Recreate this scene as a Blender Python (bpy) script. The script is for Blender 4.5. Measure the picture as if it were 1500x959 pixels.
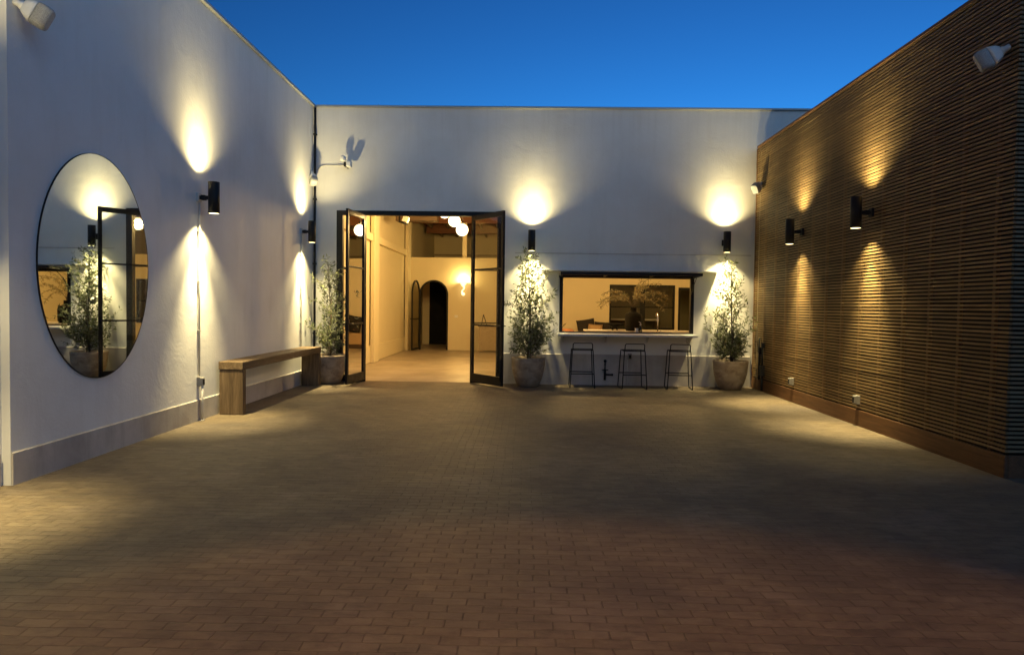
import bpy, bmesh, math, random
from mathutils import Vector, Matrix
R = math.radians
for o in list(bpy.data.objects): bpy.data.objects.remove(o)
S = bpy.context.scene
COL = S.collection

# ------------------------------------------------------------------ camera, sky, exposure
cd = bpy.data.cameras.new('camera'); cam = bpy.data.objects.new('camera', cd); COL.objects.link(cam)
cd.lens = 24.0; cd.sensor_width = 36.0; cd.clip_start = 0.05; cd.clip_end = 2000
yaw, pitch, roll = 0.0189, -0.03085, 0.0130
fw = Vector((-math.sin(yaw)*math.cos(pitch), math.cos(yaw)*math.cos(pitch), math.sin(pitch)))
rt = Vector((math.cos(yaw), math.sin(yaw), 0)); up = rt.cross(fw)
rt2 = rt*math.cos(roll) + up*math.sin(roll); up2 = up*math.cos(roll) - rt*math.sin(roll)
m = Matrix((rt2, up2, -fw)).transposed().to_4x4(); m.translation = Vector((0, 0, 1.45))
cam.matrix_world = m
S.camera = cam

SUN_EL, SUN_ROT = R(-5.0), R(20)
w = bpy.data.worlds.new('World'); S.world = w; w.use_nodes = True
nt = w.node_tree; nt.nodes.clear()
out = nt.nodes.new('ShaderNodeOutputWorld'); bg = nt.nodes.new('ShaderNodeBackground')
sky = nt.nodes.new('ShaderNodeTexSky'); sky.sky_type = 'NISHITA'; sky.sun_disc = False
sky.sun_elevation = SUN_EL; sky.sun_rotation = SUN_ROT; sky.altitude = 50
sky.air_density = 1.0; sky.dust_density = 0.3; sky.ozone_density = 2.5
tint = nt.nodes.new('ShaderNodeMix'); tint.data_type = 'RGBA'; tint.blend_type = 'MULTIPLY'
tint.inputs['Factor'].default_value = 1.0; tint.inputs['B'].default_value = (.22, 1.0, 1.15, 1)
nt.links.new(sky.outputs[0], tint.inputs['A']); nt.links.new(tint.outputs['Result'], bg.inputs['Color'])
nt.links.new(bg.outputs[0], out.inputs['Surface'])
bg.inputs['Strength'].default_value = 13.0
S.view_settings.view_transform = 'Standard'; S.view_settings.look = 'None'
S.view_settings.exposure = 0.0; S.view_settings.gamma = 1.0
S.view_settings.use_curve_mapping = False

# added blue fill sun standing in for sky glow on the white walls
sl = bpy.data.lights.new('sky_fill_sun', 'SUN'); sl.energy = 1.15; sl.angle = R(100); sl.color = (.30, .58, 1.0)
so = bpy.data.objects.new('sky_fill_sun', sl); COL.objects.link(so); so.rotation_euler = Vector((-.5, .8, -.2)).to_track_quat('-Z', 'Y').to_euler()

LAMP = (1.0, 0.80, 0.37)       # courtyard wall lamps
WARM = (1.0, 0.62, 0.25)       # interior bulbs
P_WIDE, P_BEAM = 165.0, 260.0

# ------------------------------------------------------------------ helpers
def tag(o, label=None, cat=None, group=None, kind=None):
    if label: o['label'] = label
    if cat: o['category'] = cat
    if group: o['group'] = group
    if kind: o['kind'] = kind
    return o
def thing(name, label, cat, loc=(0, 0, 0), rz=0.0, group=None):
    o = bpy.data.objects.new(name, None); COL.objects.link(o); o.empty_display_size = 0.1
    o.location = loc; o.rotation_euler = (0, 0, rz)
    return tag(o, label, cat, group)

class MB:
    def __init__(s): s.bm = bmesh.new()
    def face(s, pts, smooth=False):
        try:
            f = s.bm.faces.new([s.bm.verts.new(p) for p in pts]); f.smooth = smooth; return f
        except ValueError: return None
    def box(s, x0, x1, y0, y1, z0, z1, M=None):
        v = [Vector((x, y, z)) for z in (z0, z1) for y in (y0, y1) for x in (x0, x1)]
        if M is not None: v = [M @ p for p in v]
        v = [s.bm.verts.new(p) for p in v]
        for q in ((0,2,3,1),(4,5,7,6),(0,1,5,4),(2,6,7,3),(0,4,6,2),(1,3,7,5)): s.bm.faces.new([v[i] for i in q])
        return s
    def tube(s, pts, r, n=8, cap=True, smooth=True):
        pts = [Vector(p) for p in pts]; rs = r if isinstance(r, (list, tuple)) else [r]*len(pts)
        rings = []; prev = None
        for i, p in enumerate(pts):
            a = pts[max(i-1, 0)]; b = pts[min(i+1, len(pts)-1)]
            if 0 < i < len(pts)-1:
                t = ((p-a).normalized() + (b-p).normalized())
                if t.length < 1e-6: t = b-p
            else: t = b-a
            t.normalize()
            if prev is None:
                u = t.cross(Vector((0, 0, 1)));
                if u.length < 1e-3: u = t.cross(Vector((1, 0, 0)))
            else: u = prev - t*prev.dot(t)
            u.normalize(); prev = u; v = t.cross(u)
            rings.append([s.bm.verts.new(p + (u*math.cos(k*2*math.pi/n) + v*math.sin(k*2*math.pi/n))*rs[i]) for k in range(n)])
        for a, b in zip(rings, rings[1:]):
            for k in range(n):
                f = s.bm.faces.new([a[k], a[(k+1) % n], b[(k+1) % n], b[k]]); f.smooth = smooth
        if cap:
            s.bm.faces.new(rings[0][::-1]); s.bm.faces.new(rings[-1])
        return s
    def lathe(s, prof, c=(0, 0, 0), n=32, wob=None):
        c = Vector(c); rings = []
        for (r, z) in prof:
            ring = []
            for k in range(n):
                a = k*2*math.pi/n; rr = max(r, 1e-4)
                if wob: rr *= 1 + wob(a, z)
                ring.append(s.bm.verts.new(c + Vector((rr*math.cos(a), rr*math.sin(a), z))))
            rings.append(ring)
        for a, b in zip(rings, rings[1:]):
            for k in range(n):
                f = s.bm.faces.new([a[k], a[(k+1) % n], b[(k+1) % n], b[k]]); f.smooth = True
        return s
    def sphere(s, c, r, n=24, sc=(1, 1, 1)):
        prof = [(r*math.sin(math.pi*i/(n//2)), -r*math.cos(math.pi*i/(n//2))) for i in range(n//2+1)]
        b0 = len(s.bm.verts); s.lathe(prof, (0, 0, 0), n); s.bm.verts.ensure_lookup_table()
        for v in s.bm.verts[b0:]: v.co = Vector((v.co.x*sc[0], v.co.y*sc[1], v.co.z*sc[2])) + Vector(c)
        return s
    def build(s, name, mat, parent=None, bevel=0.0, seg=2, weld=False, recalc=True):
        if weld: bmesh.ops.remove_doubles(s.bm, verts=s.bm.verts, dist=1e-5)
        if recalc: bmesh.ops.recalc_face_normals(s.bm, faces=s.bm.faces)
        me = bpy.data.meshes.new(name); s.bm.to_mesh(me); s.bm.free()
        me.materials.append(mat)
        o = bpy.data.objects.new(name, me); COL.objects.link(o)
        if parent: o.parent = parent
        if bevel:
            b = o.modifiers.new('bevel', 'BEVEL'); b.width = bevel; b.segments = seg; b.limit_method = 'ANGLE'; b.angle_limit = R(40)
        return o

def build_each(mb, name, mat, parent=None, bevel=0.0):
    bm = mb.bm; seen = set(); outl = []
    for v0 in bm.verts:
        if v0 in seen: continue
        st = [v0]; seen.add(v0); isl = []
        while st:
            v = st.pop(); isl.append(v)
            for e in v.link_edges:
                q = e.other_vert(v)
                if q not in seen: seen.add(q); st.append(q)
        outl.append(isl)
    res = []
    for isl in outl:
        n = MB(); mp = {v: n.bm.verts.new(v.co) for v in isl}; fs = set(f for v in isl for f in v.link_faces)
        for f in fs:
            nf = n.bm.faces.new([mp[v] for v in f.verts]); nf.smooth = f.smooth
        res.append(n.build(name, mat, parent, bevel))
    bm.free(); return res

def copy_tree(o, parent=None):
    c = o.copy(); COL.objects.link(c); c.parent = parent
    for ch in list(o.children): copy_tree(ch, c)
    return c

def wall_panel(mb, a0, a1, z0, z1, t0, t1, holes, axis='X', curve=None):
    """wall with rectangular holes; runs along axis, thickness t0..t1 on the other axis"""
    As = sorted(set([a0, a1] + [h[0] for h in holes] + [h[1] for h in holes]))
    Zs = sorted(set([z0, z1] + [h[2] for h in holes] + [h[3] for h in holes]))
    def solid(i, j):
        if i < 0 or j < 0 or i >= len(As)-1 or j >= len(Zs)-1: return False
        a = (As[i]+As[i+1])/2; z = (Zs[j]+Zs[j+1])/2
        return not any(h[0] < a < h[1] and h[2] < z < h[3] for h in holes)
    def P(a, t, z): return (a, t, z) if axis == 'X' else (t, a, z)
    for i in range(len(As)-1):
        for j in range(len(Zs)-1):
            if not solid(i, j): continue
            A, B, C, D = As[i], As[i+1], Zs[j], Zs[j+1]
            mb.face([P(A,t0,C), P(B,t0,C), P(B,t0,D), P(A,t0,D)])
            mb.face([P(A,t1,C), P(A,t1,D), P(B,t1,D), P(B,t1,C)])
            if not solid(i-1, j): mb.face([P(A,t0,C), P(A,t0,D), P(A,t1,D), P(A,t1,C)])
            if not solid(i+1, j): mb.face([P(B,t0,C), P(B,t1,C), P(B,t1,D), P(B,t0,D)])
            if not solid(i, j-1): mb.face([P(A,t0,C), P(A,t1,C), P(B,t1,C), P(B,t0,C)])
            if not solid(i, j+1): mb.face([P(A,t0,D), P(B,t0,D), P(B,t1,D), P(A,t1,D)])
    return mb

# ------------------------------------------------------------------ materials
class Mat:
    def __init__(s, name, base=(.8,.8,.8), rough=.6, metal=0, spec=.5):
        s.m = bpy.data.materials.new(name); s.m.use_nodes = True; s.nt = s.m.node_tree
        s.b = s.nt.nodes['Principled BSDF']; s.out = s.nt.nodes['Material Output']
        s.b.inputs['Base Color'].default_value = (*base, 1); s.b.inputs['Roughness'].default_value = rough
        s.b.inputs['Metallic'].default_value = metal; s.b.inputs['Specular IOR Level'].default_value = spec
        s.tc = None
    def n(s, t, **k):
        x = s.nt.nodes.new(t)
        for a, v in k.items(): setattr(x, a, v)
        return x
    def L(s, a, b): s.nt.links.new(a, b)
    def coord(s, scale=(1,1,1), rot=(0,0,0), out='Object'):
        if not s.tc: s.tc = s.n('ShaderNodeTexCoord')
        mp = s.n('ShaderNodeMapping'); mp.inputs['Scale'].default_value = scale; mp.inputs['Rotation'].default_value = rot
        s.L(s.tc.outputs[out], mp.inputs['Vector']); return mp.outputs[0]
    def noise(s, scale, detail=4, rough=.55, vec=None, dist=0):
        x = s.n('ShaderNodeTexNoise'); x.inputs['Scale'].default_value = scale; x.inputs['Detail'].default_value = detail
        x.inputs['Roughness'].default_value = rough; x.inputs['Distortion'].default_value = dist
        s.L(vec if vec else s.coord(), x.inputs['Vector']); return x.outputs['Fac']
    def ramp(s, fac, stops):
        x = s.n('ShaderNodeValToRGB'); e = x.color_ramp.elements
        while len(e) < len(stops): e.new(0.5)
        for el, (p, c) in zip(e, stops): el.position = p; el.color = (*c, 1) if len(c) == 3 else c
        s.L(fac, x.inputs['Fac']); return x.outputs['Color']
    def mix(s, fac, a, b, mode='MIX'):
        x = s.n('ShaderNodeMix', data_type='RGBA', blend_type=mode)
        for key, v in (('Factor', fac), ('A', a), ('B', b)):
            i = x.inputs[key]
            if hasattr(v, 'links') or hasattr(v, 'is_output'): s.L(v, i)
            else: i.default_value = v if key == 'Factor' else ((*v, 1) if len(v) == 3 else v)
        return x.outputs['Result']
    def math(s, op, a, b=0.0):
        x = s.n('ShaderNodeMath', operation=op)
        for k, v in enumerate((a, b)):
            if hasattr(v, 'is_output'): s.L(v, x.inputs[k])
            else: x.inputs[k].default_value = v
        return x.outputs[0]
    def bump(s, h, dist=.01, strength=1.0, prev=None):
        x = s.n('ShaderNodeBump'); x.inputs['Distance'].default_value = dist; x.inputs['Strength'].default_value = strength
        s.L(h, x.inputs['Height'])
        if prev: s.L(prev, x.inputs['Normal'])
        return x.outputs['Normal']
    def base(s, c): s.L(c, s.b.inputs['Base Color'])
    def normal(s, c): s.L(c, s.b.inputs['Normal'])
    def rough(s, c): s.L(c, s.b.inputs['Roughness'])

def stucco(name, c, dirt=(.5,.47,.42), amt=.25, bumpy=1.0):
    M = Mat(name, c, .85, spec=.25)
    big = M.noise(1.1, 5, .6); fine = M.noise(34, 5, .6)
    st = M.noise(1.0, 4, .6, M.coord((5.5, 5.5, .8)))
    tro = M.noise(2.4, 6, .62, None, 1.2)
    f = M.math('MULTIPLY', M.ramp(big, [(.42, (0,0,0)), (.75, (1,1,1))]), amt)
    col = M.mix(f, c, dirt)
    f2 = M.math('MULTIPLY', M.ramp(st, [(.5, (0,0,0)), (.8, (1,1,1))]), amt*.7)
    col = M.mix(f2, col, dirt)
    if bumpy > 1:
        sx = M.n('ShaderNodeSeparateXYZ'); M.L(M.coord(), sx.inputs[0])
        hi = M.n('ShaderNodeMapRange'); M.L(sx.outputs['Z'], hi.inputs['Value']); hi.inputs['From Min'].default_value = 3.9; hi.inputs['From Max'].default_value = 5.1
        dr = M.ramp(M.noise(1.0, 5, .7, M.coord((9, 9, .22))), [(.5, (0,0,0)), (.7, (1,1,1))])
        col = M.mix(M.math('MULTIPLY', M.math('MULTIPLY', hi.outputs[0], dr), .12), col, (.33, .31, .28))
    M.base(col)
    n1 = M.bump(tro, .009*bumpy, .5); n2 = M.bump(fine, .0022*bumpy, .7, n1); M.normal(n2)
    return M.m

M = {}
M['stucco'] = stucco('white_stucco', (.73, .725, .71), (.54, .51, .46), .36, 1.15)
M['plinth'] = stucco('worn_plinth_stucco', (.50, .465, .43), (.20, .17, .15), .7)
M['plaster'] = stucco('interior_plaster', (.70, .62, .42), (.58, .50, .33), .2, .4)
M['olive'] = stucco('dimmed_room_plaster', (.20, .19, .11), (.10, .10, .06), .4, .4)  # dimness of the room behind the partition is put into this colour
M['coping'] = Mat('zinc_coping', (.34, .36, .38), .45, .3).m

def metal_black(name='black_steel', c=(.012, .012, .013), r=.42):
    k = Mat(name, c, r, 0, .22); k.rough(k.ramp(k.noise(9), [(.3, (r-.1,)*3), (.8, (r+.15,)*3)])); return k.m
M['black'] = metal_black()
M['black_powder'] = metal_black('black_powder_coat', (.016, .016, .017), .55)
M['soot'] = metal_black('matte_black_ceramic', (.008, .007, .006), .85)
k = Mat('chrome', (.75, .75, .75), .15, 1); k.rough(k.ramp(k.noise(12), [(.3, (.1,)*3), (.8, (.25,)*3)])); M['chrome'] = k.m
k = Mat('white_plastic', (.72, .72, .71), .45); k.base(k.ramp(k.noise(7), [(.3, (.66,.66,.65)), (.7, (.75,.75,.74))])); M['wplastic'] = k.m
k = Mat('grey_speaker_grille', (.3, .3, .3), .6)
v = k.n('ShaderNodeTexVoronoi'); v.inputs['Scale'].default_value = 160; k.L(k.coord(), v.inputs['Vector'])
k.base(k.ramp(v.outputs['Distance'], [(.2, (.12,.12,.12)), (.5, (.4,.4,.39))])); M['grille'] = k.m
k = Mat('painted_conduit', (.5, .49, .47), .55); k.base(k.ramp(k.noise(6), [(.3, (.42,.41,.39)), (.7, (.56,.55,.53))])); M['conduit'] = k.m
k = Mat('shelf_white_stone', (.72, .71, .68), .4); k.base(k.ramp(k.noise(5, 6), [(.35, (.62,.61,.58)), (.7, (.76,.75,.72))])); M['shelf'] = k.m
k = Mat('weathered_grey_plastic', (.26, .25, .23), .6); k.base(k.ramp(k.noise(8), [(.3, (.2,.19,.17)), (.7, (.31,.3,.28))])); M['boxgrey'] = k.m

def wood(name, dark, mid, light, axis='X', scale=1.0, rough=.6, bump=.002, isl=0):
    k = Mat(name, mid, rough, spec=.3)
    sc = {'X': (.9, 14, 14), 'Y': (14, .9, 14), 'Z': (14, 14, .9)}[axis]
    g = k.noise(1.6*scale, 7, .65, k.coord(sc), .6); b = k.noise(1.5, 3)
    g2 = k.noise(7*scale, 4, .7, k.coord(sc))
    h = k.math('ADD', k.math('MULTIPLY', g, .7), k.math('MULTIPLY', g2, .3))
    c = k.ramp(h, [(.3, dark), (.5, mid), (.72, light)])
    c = k.mix(k.math('MULTIPLY', b, .4), c, dark)
    if isl:
        gi = k.n('ShaderNodeNewGeometry'); c = k.mix(k.math('MULTIPLY', gi.outputs['Random Per Island'], isl), c, tuple(v*.35 for v in dark))
    k.base(c); k.normal(k.bump(h, bump, .8)); return k.m
M['slat'] = wood('stained_slat_wood', (.14, .088, .038), (.25, .165, .075), (.37, .26, .125), 'Y', isl=.36)
M['slat_x'] = wood('stained_slat_wood_end', (.13, .09, .05), (.24, .17, .09), (.34, .25, .14), 'X')
M['kick'] = wood('stained_kickboard', (.06, .028, .012), (.13, .062, .025), (.20, .10, .042), 'Y')
M['bench'] = wood('weathered_bench_oak', (.045, .028, .014), (.15, .10, .055), (.30, .225, .14), 'Y', .8, .7, .004)
M['bench_leg'] = wood('weathered_bench_leg', (.045, .028, .014), (.15, .10, .055), (.30, .225, .14), 'Z', .8, .7, .004)
M['redwood'] = wood('red_ceiling_wood', (.10, .04, .018), (.22, .09, .04), (.32, .15, .07), 'X')
M['rafter'] = wood('pale_rafter_wood', (.25, .19, .12), (.38, .3, .2), (.5, .42, .3), 'Y')
M['darkwood'] = wood('dark_table_wood', (.04, .025, .015), (.09, .055, .03), (.14, .09, .05), 'X')
M['trunk'] = wood('olive_bark', (.05, .04, .03), (.12, .1, .075), (.2, .17, .13), 'Z')
k = Mat('dark_panel_behind_slats', (.008, .006, .005), .95); k.base(k.ramp(k.noise(4), [(.3, (.006,.004,.003)), (.7, (.012,.009,.007))])); M['backing'] = k.m

# brick paving: running bond, rows across the court
k = Mat('clay_paver_bricks', (.2, .14, .1), .72, spec=.35)
wv = k.n('ShaderNodeTexNoise'); wv.inputs['Scale'].default_value = 3.0; k.L(k.coord(), wv.inputs['Vector'])
vm = k.n('ShaderNodeVectorMath', operation='MULTIPLY_ADD'); k.L(wv.outputs['Color'], vm.inputs[0]); vm.inputs[1].default_value = (.035, .03, 0); k.L(k.coord(), vm.inputs[2])
br = k.n('ShaderNodeTexBrick'); br.offset = .5; br.squash = 1
br.inputs['Scale'].default_value = 1.0; br.inputs['Brick Width'].default_value = .166; br.inputs['Row Height'].default_value = .078
br.inputs['Mortar Size'].default_value = .005; br.inputs['Mortar Smooth'].default_value = 1.0; br.inputs['Bias'].default_value = 0
br.inputs['Color1'].default_value = (0, 0, 0, 1); br.inputs['Color2'].default_value = (1, 1, 1, 1); br.inputs['Mortar'].default_value = (.5, .5, .5, 1)
k.L(vm.outputs[0], br.inputs['Vector'])
per = br.outputs['Color']
bc = k.ramp(per, [(0, (.105,.074,.044)), (.3, (.125,.088,.052)), (.6, (.145,.104,.063)), (.85, (.165,.124,.078)), (1, (.115,.083,.053))])
mott = k.noise(22, 6, .65)
bc = k.mix(k.math('MULTIPLY', k.ramp(mott, [(.35, (0,0,0)), (.7, (1,1,1))]), .62), bc, (.215, .18, .12))
stain = k.noise(.8, 5, .6, None, .5)
bc = k.mix(k.ramp(stain, [(.44, (0,0,0)), (.66, (.8,.8,.8))]), bc, (.075, .06, .05))
pale = k.noise(1.7, 4, .6, k.coord((1, 1, 1), (0, 0, 1)))
bc = k.mix(k.ramp(pale, [(.5, (0,0,0)), (.75, (.4,.4,.4))]), bc, (.25, .20, .15))
wear = k.ramp(k.noise(5.5, 4, .6), [(.38, (.0,.0,.0)), (.7, (.5,.5,.5))])
grime = k.noise(9, 6, .7, k.coord((.6, 1.6, 1)))
bc = k.mix(k.ramp(grime, [(.47, (0,0,0)), (.7, (.75,.75,.75))]), bc, (.07, .052, .036))
bc = k.mix(k.math('MULTIPLY', br.outputs['Fac'], wear), bc, (.055, .043, .032))
k.base(bc)
h = k.math('ADD', k.math('MULTIPLY', br.outputs['Fac'], -1.0), k.math('MULTIPLY', per, .6))
h = k.math('ADD', h, k.math('MULTIPLY', k.noise(45, 5, .7), .5))
n1 = k.bump(h, .0045, 1.0); n2 = k.bump(k.noise(2.2, 4, .6), .03, .5, n1); k.normal(n2)
k.rough(k.ramp(mott, [(.3, (.55,)*3), (.8, (.85,)*3)]))
M['pavers'] = k.m

k = Mat('polished_concrete', (.4, .34, .27), .38)
c = k.ramp(k.noise(1.3, 6, .6), [(.3, (.28,.23,.17)), (.55, (.40,.34,.26)), (.8, (.50,.43,.34))]); k.base(c)
k.rough(k.ramp(k.noise(3, 5), [(.3, (.28,)*3), (.8, (.5,)*3)])); M['concrete'] = k.m

k = Mat('fired_clay_pot', (.35, .3, .25), .8)
c = k.ramp(k.noise(5, 6, .65, k.coord((1,1,1.6)), 1.0), [(.25, (.16,.105,.065)), (.5, (.32,.24,.16)), (.75, (.46,.38,.28))]); k.base(c)
k.normal(k.bump(k.noise(26, 6), .006, .7)); M['pot'] = k.m
k = Mat('potting_soil', (.05, .035, .025), .95); k.base(k.ramp(k.noise(30), [(.3, (.025,.018,.012)), (.7, (.08,.055,.04))])); k.normal(k.bump(k.noise(40), .02, 1)); M['soil'] = k.m

def leaf_mat(name, a, b, c):
    k = Mat(name, a, .5, spec=.4); g = k.n('ShaderNodeNewGeometry')
    col = k.ramp(g.outputs['Random Per Island'], [(0, a), (.5, b), (1, c)])
    col = k.mix(k.math('MULTIPLY', g.outputs['Backfacing'], .6), col, (.24, .26, .19)); k.base(col)
    tr = k.n('ShaderNodeBsdfTranslucent'); k.L(col, tr.inputs['Color'])
    mx = k.n('ShaderNodeMixShader'); mx.inputs[0].default_value = .35
    k.L(k.b.outputs[0], mx.inputs[1]); k.L(tr.outputs[0], mx.inputs[2]); k.L(mx.outputs[0], k.out.inputs['Surface']); return k.m
M['leaf'] = leaf_mat('olive_leaves', (.05, .068, .023), (.105, .125, .045), (.20, .22, .09))
M['dryleaf'] = leaf_mat('dried_branch_leaves', (.16, .12, .045), (.27, .21, .09), (.38, .31, .15))

def glass(name, tintc, rmul=1.0):
    k = Mat(name); k.nt.nodes.remove(k.b)
    t = k.n('ShaderNodeBsdfTransparent'); t.inputs['Color'].default_value = (*tintc, 1)
    g = k.n('ShaderNodeBsdfGlossy'); g.inputs['Roughness'].default_value = .01
    fr = k.n('ShaderNodeFresnel'); fr.inputs['IOR'].default_value = 1.5
    f = k.math('MULTIPLY', fr.outputs[0], rmul)
    mx = k.n('ShaderNodeMixShader'); k.L(f, mx.inputs[0]); k.L(t.outputs[0], mx.inputs[1]); k.L(g.outputs[0], mx.inputs[2])
    k.L(mx.outputs[0], k.out.inputs['Surface']); return k.m
M['glass'] = glass('window_glass', (.86, .86, .84), 1.3)
M['glass_dark'] = glass('smoked_window_glass', (.55, .55, .5), 1.3)
k = Mat('mirror_silver', (.86, .9, .88), .012, 1.0); M['mirror'] = k.m
def emit(name, c, s):
    k = Mat(name, (.8, .8, .8), .5); k.b.inputs['Emission Color'].default_value = (*c, 1); k.b.inputs['Emission Strength'].default_value = s; return k.m
M['lens'] = emit('glowing_lamp_lens', LAMP, 6)
M['globe'] = emit('lit_opal_glass', (1.0, .78, .42), 2.6)
gm = bpy.data.materials.new('lit_opal_globe'); gm.use_nodes = True; gn = gm.node_tree; gn.nodes.clear()
ge = gn.nodes.new('ShaderNodeEmission'); ge.inputs['Color'].default_value = (1.0, .78, .42, 1); ge.inputs['Strength'].default_value = 2.2
gt = gn.nodes.new('ShaderNodeBsdfTransparent'); gt.inputs['Color'].default_value = (.9, .9, .9, 1)
ga = gn.nodes.new('ShaderNodeAddShader'); go = gn.nodes.new('ShaderNodeOutputMaterial')
gn.links.new(ge.outputs[0], ga.inputs[0]); gn.links.new(gt.outputs[0], ga.inputs[1]); gn.links.new(ga.outputs[0], go.inputs['Surface']); M['globe'] = gm
M['sconce'] = emit('lit_plaster_sconce', (1.0, .72, .32), 2.6)
k = Mat('black_cushion_cloth', (.02, .018, .016), .95); k.base(k.ramp(k.noise(60), [(.3, (.012,.011,.01)), (.7, (.035,.03,.026))])); M['cloth_black'] = k.m
k = Mat('tan_cushion_cloth', (.42, .28, .14), .95); k.base(k.ramp(k.noise(50), [(.3, (.36,.23,.11)), (.7, (.48,.33,.18))])); M['cloth_tan'] = k.m
k = Mat('terracotta_leather', (.35, .14, .06), .6); k.base(k.ramp(k.noise(10), [(.3, (.28,.11,.045)), (.7, (.4,.17,.075))])); M['leather'] = k.m
k = Mat('charcoal_door_paint', (.008, .008, .009), .6, 0, .1); k.base(k.ramp(k.noise(4), [(.3, (.006,.006,.007)), (.7, (.012,.012,.013))])); M['doorpaint'] = k.m

# ------------------------------------------------------------------ setting: paved court, interior floor
D = 12.79; XL = -4.0; XR = 4.23; HT = 5.11
g = MB(); g.face([(-60, -60, 0), (60, -60, 0), (60, D+.12, 0), (-60, D+.12, 0)])
tag(g.build('ground', M['pavers']), kind='structure')
g = MB(); g.face([(-60, D+.12, -.004), (60, D+.12, -.004), (60, 90, -.004), (-60, 90, -.004)])
tag(g.build('interior_floor', M['concrete']), kind='structure')

# left wall: thicker far stretch, a 7 cm step back nearer than 5.22 m
t = thing('courtyard_wall', 'tall white stucco side wall that carries the oval mirror', 'wall', (XL, 5.22, 0))
def P(o): o.matrix_parent_inverse = o.parent.matrix_world.inverted() if False else Matrix.Translation(-o.parent.location); return o
mb = MB(); poly = [(-4.5, -7), (-4.07, -7), (-4.07, 5.22), (-4.0, 5.22), (-4.0, D), (-4.5, D)]
for (a, b) in zip(poly, poly[1:]+poly[:1]): mb.face([(a[0], a[1], 0), (b[0], b[1], 0), (b[0], b[1], HT), (a[0], a[1], HT)])
mb.face([(p[0], p[1], HT) for p in poly])
P(mb.build('wall_face', M['stucco'], t))
mb = MB()
mb.box(-4.55, -3.955, -7, D-.003, HT+.003, HT+.045)
P(mb.build('coping', M['coping'], t, .006))
def ledge(mb, p0, p1, nrm, h, d):      # plinth course with a small splayed top
    p0 = Vector(p0); p1 = Vector(p1); n = Vector(nrm)
    prof = [(0, 0), (d, 0), (d, h-.004), (0, h+.006)]
    A = [p0 + n*a + Vector((0, 0, z)) for a, z in prof]; B = [p1 + n*a + Vector((0, 0, z)) for a, z in prof]
    for i in range(4): mb.face([A[i], B[i], B[(i+1) % 4], A[(i+1) % 4]])
    mb.face(A); mb.face(B[::-1])
mb = MB(); ledge(mb, (-3.999, 5.223, 0), (-3.999, D-.05, 0), (1, 0, 0), .255, .016)
P(mb.build('plinth', M['plinth'], t)); mb = MB(); ledge(mb, (-4.069, -7, 0), (-4.069, 5.19, 0), (1, 0, 0), .255, .016)
P(mb.build('plinth', M['plinth'], t))

# ------------------------------------------------------------------ back building
B = thing('building', 'white building across the end of the court with open glass doors and serving window', 'building', (0, D, 0))
DX0, DX1, DZ = -3.555, -.425, 3.205
WX0, WX1, WZ0, WZ1 = .64, 3.14, .965, 2.06
mb = MB(); wall_panel(mb, -6, 9, 0, HT, D, D+.26, [(DX0, DX1, -.01, DZ), (WX0, WX1, WZ0, WZ1)])
# z=-0.01 hole edge: keep the doorway open to the ground
P(mb.build('wall', M['stucco'], B, weld=True))
mb = MB(); mb.box(-5.9, 9, D-.04, D+.3, HT+.003, HT+.04); P(mb.build('coping', M['coping'], B, .006))
mb = MB()
ledge(mb, (-3.96, D-.001, 0), (DX0-.005, D-.001, 0), (0, -1, 0), .57, .02)
P(mb.build('plinth', M['plinth'], B)); mb = MB()
ledge(mb, (DX1+.005, D-.001, 0), (4.2, D-.001, 0), (0, -1, 0), .57, .02)
P(mb.build('plinth', M['plinth'], B))
mb = MB(); mb.box(-.2, XR-.05, D-.008, D+.002, 2.443, 2.455); P(mb.build('score_line', M['plinth'], B))
mb = MB(); mb.box(.31, 3.56, D-.15, D+.002, 2.118, 2.145); P(mb.build('drip_hood', M['stucco'], B, .003))

def bars(mb, x0, x1, z0, z1, y0, y1, w, wb=None, M_=None, munt=(), mw=.022, wt=None):
    wb = wb or w; wt = wt or w
    mb.box(x0, x0+w, y0, y1, z0, z1, M_); mb.box(x1-w, x1, y0, y1, z0, z1, M_)
    mb.box(x0+w, x1-w, y0, y1, z0, z0+wb, M_); mb.box(x0+w, x1-w, y0, y1, z1-wt, z1, M_)
    ym = (y0+y1)/2
    for z in munt: mb.box(x0+w, x1-w, ym-.012, ym+.012, z-mw/2, z+mw/2, M_)
# fixed steel frame with two sidelights
SL, SR = -3.03, -1.0
mb = MB()
mb.box(DX0, DX0+.115, D-.01, D+.10, 0, DZ)
mb.box(DX1-.115, DX1, D-.01, D+.10, 0, DZ)
mb.box(DX0+.115, DX1-.115, D-.01, D+.10, DZ-.085, DZ)
for a in (SL, SR): mb.box(a-.025, a+.025, D+.01, D+.07, .0, DZ-.085)
for a, b in ((DX0+.115, SL-.025), (SR+.025, DX1-.115)):
    mb.box(a, b, D+.01, D+.07, 0, .12)
    for z in (1.13, 2.12): mb.box(a, b, D+.03, D+.055, z-.014, z+.014)
F = P(mb.build('door_frame', M['black'], B, .003))
for a, b in ((DX0+.115, SL-.025), (SR+.025, DX1-.115)):
    mb = MB(); mb.face([(a, D+.042, .12), (b, D+.042, .12), (b, D+.042, DZ-.085), (a, D+.042, DZ-.085)]); mb.build('glass', M['glass'], F)
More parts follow.
